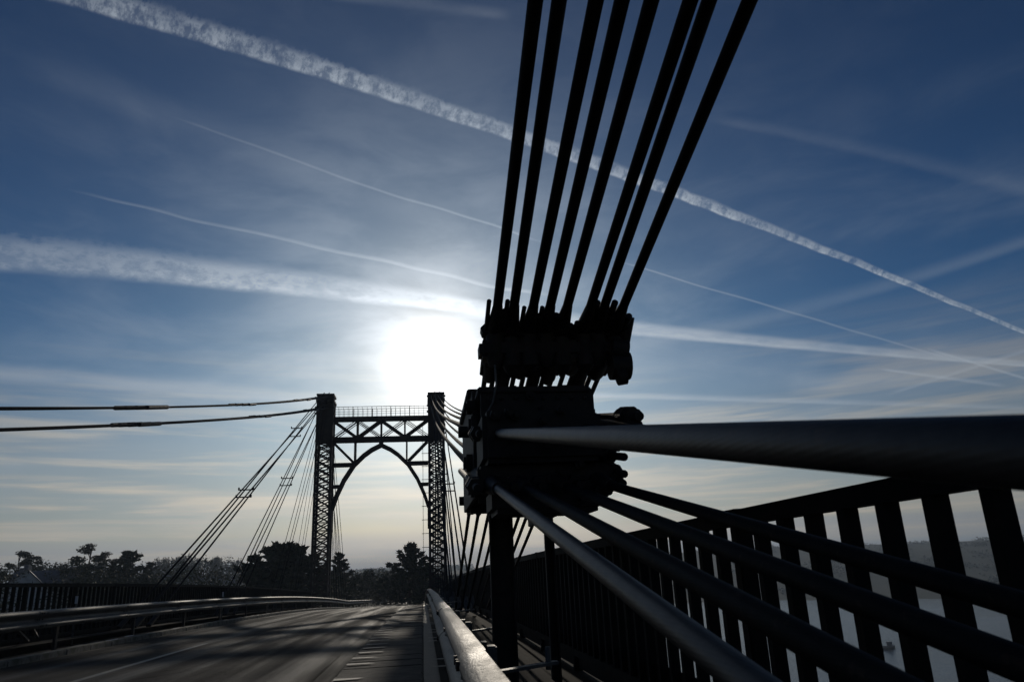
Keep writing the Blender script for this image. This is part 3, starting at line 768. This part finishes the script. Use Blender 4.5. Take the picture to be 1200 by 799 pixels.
def tree(kind, base, top, W, label, seed, group, cat='tree', detail=1., leaf='leaf', nm=None):
    rnd = random.Random(seed); H = top-base.z
    t = thing(nm or {'cedar': 'cedar_tree', 'pine': 'pine_tree', 'round': 'evergreen_tree', 'bare': 'bare_tree', 'spire': 'conifer_tree'}[kind], base, label, cat, group)
    tk, cr = MB(), MB()
    th = H*(.93 if kind != 'round' else .7)
    lean = V((rnd.uniform(-.03, .03), rnd.uniform(-.03, .03), 1))
    ax = lambda z: base+V((lean.x*z+.02*H*math.sin(z/H*5+seed), lean.y*z, z))
    r0 = H*.022
    tk.tube([ax(th*i/6) for i in range(7)], [r0*(1-.13*i) for i in range(7)], 8)
    s = W*.035
    if kind in ('cedar', 'spire'):
        n = 26 if kind == 'cedar' else 34
        for i in range(n):
            f = .22+.76*i/(n-1) if kind == 'cedar' else .1+.88*i/(n-1)
            a = i*2.4+rnd.uniform(-.4, .4)
            prof = (1-f)**.55*(.78+.22*rnd.random()) if kind == 'cedar' else (1-f)**.9
            L = W*.5*max(.06, prof*rnd.uniform(.7, 1.08)); z = f*H*.97
            rise = L*(rnd.uniform(.22, .55) if kind == 'cedar' else rnd.uniform(.3, .7))
            P = [ax(z)+V((math.cos(a)*L*g, math.sin(a)*L*g, rise*g*g)) for g in (0, .35, .7, 1)]
            tk.tube(P, [r0*.4*(1-f*.6), r0*.28*(1-f*.6), r0*.16, r0*.05], 5)
            m = 3+int(4*L/(W*.5))
            for j in range(m):
                g = .25+.78*j/(m-1) if m > 1 else .8
                g = min(g, 1.05); p = ax(z)+V((math.cos(a)*L*g, math.sin(a)*L*g, rise*g*g))
                rr = W*(.085 if kind == 'cedar' else .055)*(1.15-.5*g)*rnd.uniform(.7, 1.2)
                leafcloud(cr, rnd, p+V((0, 0, rr*.1)), rr, int(26*detail), s, .38, .35)
    elif kind == 'pine':
        for i in range(15):
            f = rnd.uniform(.45, .97); a = rnd.uniform(0, 6.28); L = W*.5*rnd.uniform(.35, .95)*(1.25-abs(f-.7))
            if f > .9: L *= .45
            z = f*H; P = [ax(z*.9)+V((math.cos(a)*L*g, math.sin(a)*L*g, z*.1*g)) for g in (0, .5, 1)]
            tk.tube(P, [r0*.4, r0*.25, r0*.1], 5)
            for j in range(3):
                leafcloud(cr, rnd, P[2]+V((rnd.uniform(-1, 1)*W*.1, rnd.uniform(-1, 1)*W*.1, rnd.uniform(-.02, .03)*H)), W*rnd.uniform(.11, .19), int(75*detail), s, .36, .2)
    elif kind == 'round':
        for i in range(26):
            u = rnd.uniform(-1, 1); a = rnd.uniform(0, 6.28); rr = math.sqrt(1-u*u)
            p = base+V((math.cos(a)*rr*W*.36, math.sin(a)*rr*W*.36, H*(.58+.30*u)))
            tk.tube([ax(H*.35), (ax(H*.4)+p)*.5, p], [r0*.4, r0*.25, r0*.06], 4)
            leafcloud(cr, rnd, p, W*rnd.uniform(.11, .19), int(90*detail), s, .8, .2)
    elif kind == 'bare':
        def br(p, d, L, r, lv):
            q = p+d*L; mid = (p+q)*.5+V((rnd.uniform(-1, 1), rnd.uniform(-1, 1), 0))*L*.06
            (tk if lv < 2 else cr).tube([p, mid, q], [r, r*.8, r*.55], 4 if lv < 2 else 3, cap=False)
            if lv >= 4:
                for _ in range(9):
                    e = q+V((rnd.gauss(0, 1), rnd.gauss(0, 1), rnd.gauss(.3, 1))).normalized()*L*rnd.uniform(.4, .9); w = V((rnd.uniform(-1, 1), rnd.uniform(-1, 1), 0))*.06*W*.12
                    k = len(cr.v); cr.v += [q-w, q+w, e]; cr.f.append([k, k+1, k+2])
                return
            for _ in range(3 if lv < 3 else 3):
                dd = (d+V((rnd.gauss(0, .55), rnd.gauss(0, .55), rnd.gauss(.12, .3)))).normalized(); br(q, dd, L*rnd.uniform(.6, .85), r*.6, lv+1)
        for _ in range(2): br(ax(H*.18), V((rnd.gauss(0, .2), rnd.gauss(0, .2), 1)).normalized(), H*.24, r0*.8, 0)
    if kind == 'bare':
        for i in range(14):
            a = rnd.uniform(0, 6.28); u = rnd.uniform(0, 1)**.5; leafcloud(cr, rnd, base+V((math.cos(a)*u*W*.34, math.sin(a)*u*W*.34, H*rnd.uniform(.35, .88-.25*u*u))), W*.15, 60, W*.022, .9, .5)
    tk.build('trunk', 'bark', t, smooth=True); cr.build('crown', {'bare': 'twig'}.get(kind, leaf), t)
    return t
G1 = 'trees on the bank beyond the left fence'; G2 = 'trees of the hazy wood beyond the bridge'
def T_(kind, px, py, wpx, dist, label, seed, group=G1, **k):
    b = gpos(px, dist); tp = ztop(px, py, dist)
    return tree(kind, b, tp, wpx*dist/F*1.12, label, seed, group, **k)
T_('cedar', 328, 640, 128, 96, 'broad black cedar just left of the left tower leg', 11, detail=2.2)
T_('cedar', 368, 654, 40, 120, 'smaller dark cedar partly behind the left tower leg', 12)
T_('cedar', 400, 646, 44, 112, 'dark bushy conifer just right of the left tower leg', 13, detail=1.6)
T_('round', 424, 663, 30, 130, 'low dark tree right of the stay ropes in the arch', 14)
T_('spire', 480, 636, 84, 105, 'feathery dark conifer with a tall leader under the right of the arch', 15, detail=1.1)
T_('spire', 493, 645, 26, 112, 'slim second conifer close to the right tower leg', 16, detail=.9)
T_('round', 455, 672, 40, 140, 'low dark tree to the left of the feathery conifer', 17)
T_('round', 500, 664, 34, 120, 'dark bush like tree behind the foot of the right tower leg', 18)
T_('pine', 105, 634, 36, 140, 'tall umbrella pine with a gappy flat crown above the left fence', 21, detail=1.1)
T_('pine', 120, 648, 30, 150, 'lower flat topped pine beside the umbrella pine', 28, detail=1.2)
T_('cedar', 145, 645, 56, 132, 'wide dark cypress mound right of the umbrella pine', 22, detail=1.6)
T_('cedar', 172, 657, 36, 128, 'low spreading cypress at the left end of the hazy wood', 23, detail=1.2)
T_('pine', 18, 644, 26, 150, 'round headed pine near the left edge, behind the house', 24, detail=1.4)
T_('pine', 32, 646, 24, 160, 'pine with a pointed head behind the house roof', 25, detail=1.4)
T_('round', 2, 648, 30, 145, 'dark tree cut by the left edge of the view', 26)
T_('round', 45, 654, 34, 215, 'dark tree rising behind the house roof', 34)
T_('round', 70, 654, 30, 165, 'dark round tree right of the house', 27)
T_('round', 93, 658, 26, 150, 'small dark tree left of the umbrella pine', 29)
T_('spire', 84, 655, 12, 170, 'thin spiky conifer between the house and the umbrella pine', 30)
T_('round', 120, 664, 60, 138, 'wide dark thicket tree under the umbrella pine', 31)
T_('round', 60, 668, 50, 170, 'low dark tree in front of the right of the house', 32)
T_('round', 160, 672, 60, 125, 'low dark tree under the cypress mound', 33)
for i, (px, py, w) in enumerate([(186, 652, 26), (198, 650, 28), (212, 648, 28), (226, 649, 26), (238, 651, 26), (248, 650, 24), (258, 650, 26), (268, 651, 24), (280, 660, 22), (292, 668, 26), (180, 660, 24)]):
    T_('bare', px, py-1, w*1.7, 330+12*(i % 4), '%s bare winter tree from the left in the hazy wood behind the stay ropes' % (ORD+['ninth', 'tenth', 'eleventh'])[i].capitalize(), 50+i, G2)
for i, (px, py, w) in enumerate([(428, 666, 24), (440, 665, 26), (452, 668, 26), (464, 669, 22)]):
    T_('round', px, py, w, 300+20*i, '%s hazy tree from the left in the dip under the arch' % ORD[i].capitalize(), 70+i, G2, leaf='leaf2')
# thickets nobody could count
def thicket():
    rnd = random.Random(5); mb = MB()
    for i in range(680):
        px = rnd.uniform(-120, 600); dist = rnd.choice((rnd.uniform(92, 130), rnd.uniform(130, 220), rnd.uniform(220, 420)))
        g = gpos(px, dist)
        if i > 520: px = rnd.uniform(370, 505); dist = rnd.uniform(84, 128); g = gpos(px, dist)
        if g.z < -20: continue
        if i > 520 and abs(g.x-CX) > 5.5: pass
        elif abs(g.x-CX) < 8 and g.y < 112: continue
        if 8 < px < 80 and dist < 175: continue
        h = ztop(px, (664-px*.004)+rnd.uniform(-3, 12) if px < 300 else 675+rnd.uniform(-4, 6) if px < 520 else 672+rnd.uniform(0, 8), dist)
        h = max(g.z+1.2, h); R_ = rnd.uniform(1.5, 3.2)*(dist/130)**.7
        for j in range(3): leafcloud(mb, rnd, V((g.x+rnd.uniform(-1, 1)*R_, g.y+rnd.uniform(-1, 1)*R_, g.z+(h-g.z)*(.25+.28*j))), R_, 46, R_*.10, (h-g.z)/R_*.28, .3)
    o = mb.build('undergrowth', 'leaf2'); tag(o, 'dense olive undergrowth covering the bank behind the left fence', 'undergrowth', kind='stuff')
thicket()
def far_wood():
    rnd = random.Random(9); mb = MB()
    for i in range(2600):
        px = rnd.uniform(520, 1290) if i % 5 else rnd.uniform(380, 560); dist = rnd.uniform(520, 1150) if px > 560 else rnd.uniform(700, 1700)
        ln = noise.noise(V((px*.02, dist*.008, 1)))
        if ln < .02 and i % 5: continue
        g = gpos(px, dist)
        if g.z < -23: continue
        R_ = rnd.uniform(3.5, 6.5)
        leafcloud(mb, rnd, g+V((0, 0, R_*.15)), R_, 22, R_*.22, .5, .1)
    o = mb.build('far_woodland', 'leaf'); tag(o, 'dark woods and hedges scattered over the far hillside', 'woodland', kind='stuff')
far_wood()

# ------------------------------------------------------------------ houses
def house(px, dist, w, d, h, rh, rot, label, zb=None, gable=True):
    g = gpos(px, dist); z = g.z-.5 if zb is None else zb
    t = thing('house', (g.x, g.y, z), label, 'house', 'houses in the trees'); t.rotation_euler.z = 0
    c, s = math.cos(rot), math.sin(rot)
    def tr(x, y, zz): return (g.x+x*c-y*s, g.y+x*s+y*c, z+zz)
    H = h+rh
    vs = [tr(*p) for p in ((-w/2,-d/2,0),(w/2,-d/2,0),(w/2,d/2,0),(-w/2,d/2,0),(-w/2,-d/2,h),(w/2,-d/2,h),(w/2,d/2,h),(-w/2,d/2,h),(0,-d/2,H),(0,d/2,H))]
    MB().add(vs, [(0,1,5,8,4),(1,2,6,5),(2,3,7,9,6),(3,0,4,7)]).build('wall', 'wallw', t)
    for sg in (-1, 1):
        e = .4; P = [tr(*p) for p in ((0,-d/2-e,H+.03),(0,d/2+e,H+.03),(sg*(w/2+e),d/2+e,h-rh*e/(w/2)+.03),(sg*(w/2+e),-d/2-e,h-rh*e/(w/2)+.03))]
        Q = [V(p)+V((0, 0, .18)) for p in P]
        rf = MB().add(P+Q, [(0,1,2,3),(7,6,5,4),(0,4,5,1),(1,5,6,2),(2,6,7,3),(3,7,4,0)]).build('roof', 'slate', t)
        for k in (-.2, .15):
            f0, f1 = .30, .52; A = lambda f, yy: tr(sg*w/2*f, yy, H-rh*f+.26)
            y0 = k*d
            MB().add([A(f0, y0), A(f0, y0+1.2), A(f1, y0+1.2), A(f1, y0)], [(0,1,2,3)]).build('skylight', 'glass', t)
    for xx in (-w*.24, w*.24):
        for zz in ((1.0,) if h < 4 else (1.0, 3.6)):
            p = [tr(xx-.5, -d/2-.03, zz), tr(xx+.5, -d/2-.03, zz), tr(xx+.5, -d/2-.03, zz+1.3), tr(xx-.5, -d/2-.03, zz+1.3)]
            MB().add(p, [(0,1,2,3)]).build('window', 'glass', t)
    ch = MB()
    for yy in (-d*.42, d*.42):
        a = tr(0, yy, H-.5); MB().box((a[0]-.3, a[1]-.3, a[2]), (a[0]+.3, a[1]+.3, a[2]+1.2)).build('chimney', 'slate', t)
def hz(px, py, dist): return ztop(px, py, dist)
d_ = 135; house(32, d_, 8.5, 9, 3.4, 4.2, math.radians(24), 'white gabled house with a slate roof among the trees at far left', hz(30, 667, d_)-7.7)
house(55, 142, 8, 8, 3.0, 2.8, math.radians(112), 'second house wing with a glinting roof right of the white gable', hz(52, 669, 142)-5.9)
for i, (px, py) in enumerate(((197, 674), (230, 674), (258, 676))):
    house(px, 300, 7, 9, 2.6, 2.4, math.radians(95+9*i), ('small pale roofed house at the left foot of the hazy wood', 'small pale roofed house in the middle of the foot of the hazy wood', 'small pale roofed house at the right foot of the hazy wood')[i], hz(px, py, 300)-5.0)

# ------------------------------------------------------------------ boats
def boat(x, y, L, rot, label, cabin=True):
    t = thing('fishing_boat' if cabin else 'dinghy', (x, y, -25), label, 'boat', 'boats moored on the estuary')
    t.rotation_euler.z = rot
    N = 9; hull = MB(); secs = []
    for i in range(N):
        f = i/(N-1); b = L*.17*(math.sin(math.pi*min(1, .28+f*.72))**.7 if f < .999 else .02); xx = -L/2+L*f; sh = L*.10+L*.07*f*f
        secs.append([V((xx, -b, sh)), V((xx, -b*.75, 0)), V((xx, 0, -L*.05)), V((xx, b*.75, 0)), V((xx, b, sh))])
    for i in range(N): hull.v += [v+V((x, y, -25)) for v in secs[i]]
    for i in range(N-1):
        for j in range(4): hull.f.append([i*5+j, (i+1)*5+j, (i+1)*5+j+1, i*5+j+1])
        hull.f.append([i*5, i*5+4, (i+1)*5+4, (i+1)*5])
    hull.f.append([0, 1, 2, 3, 4])
    hull.build('hull', 'hull', t)
    if cabin:
        o = V((x, y, -25))
        MB().box(o+V((-L*.02, -L*.10, L*.11)), o+V((L*.20, L*.10, L*.34))).build('wheelhouse', 'cabin', t, bevel=.05)
        MB().box(o+V((-L*.05, -L*.115, L*.343)), o+V((L*.22, L*.115, L*.365))).build('wheelhouse_roof', 'white', t)
        for sy in (-1, 1): MB().box(o+V((L*.02, sy*L*.1025-.01, L*.24)), o+V((L*.17, sy*L*.1025+.01, L*.31))).build('window', 'glass', t)
        MB().tube([o+V((L*.1, 0, L*.36)), o+V((L*.1, 0, L*.55))], .04, 6).build('mast', 'steel', t)
        MB().box(o+V((-L*.4, -L*.12, L*.12)), o+V((-L*.12, L*.12, L*.17))).build('deck_gear', 'cabin', t)
    else:
        for xx in (-.15, .15): MB().box(V((x+L*xx-.12, y-L*.14, -25+L*.09)), V((x+L*xx+.12, y+L*.14, -25+L*.12))).build('thwart', 'cabin', t)
boat(131.3, 210.2, 5.2, math.radians(20), 'small dark fishing boat with a wheelhouse, seen through the picket fence')
boat(132.8, 203.3, 2.2, math.radians(10), 'tiny dinghy lying just below the dark fishing boat', False)

# ------------------------------------------------------------------ roadside bits
for i, (x, y, z) in enumerate(((-7.6, 18.1, .0), (-7.3, 29.4, .0))):
    t = thing('delineator', (x, y, dz(y)), ('white delineator post standing behind the left guard rail', 'second small delineator farther along the left guard rail')[i], 'delineator', 'delineators behind the left guard rail')
    MB().tube([(x, y, dz(y)), (x, y, dz(y)+1.0)], .022, 8).build('pole', 'galv', t); MB().cbox((x, y-.03, dz(y)+.92), (.05, .02, .16)).build('reflector', 'refl', t)

# ------------------------------------------------------------------ air
hb = MB().box((-3500, -300, -40), (3500, 4500, 70)).build('haze', 'water'); hb.data.materials.clear()
hm = bpy.data.materials.new('haze air'); hm.use_nodes = True; hn = hm.node_tree; hn.nodes.clear()
ho = hn.nodes.new('ShaderNodeOutputMaterial'); hv = hn.nodes.new('ShaderNodeVolumePrincipled')
hv.inputs['Color'].default_value = (.70, .84, 1, 1); hv.inputs['Density'].default_value = .0004; hv.inputs['Anisotropy'].default_value = .2
hn.links.new(hv.outputs[0], ho.inputs['Volume']); hb.data.materials.append(hm); tag(hb, kind='stuff', label='thin blue winter haze over the estuary', cat='haze')
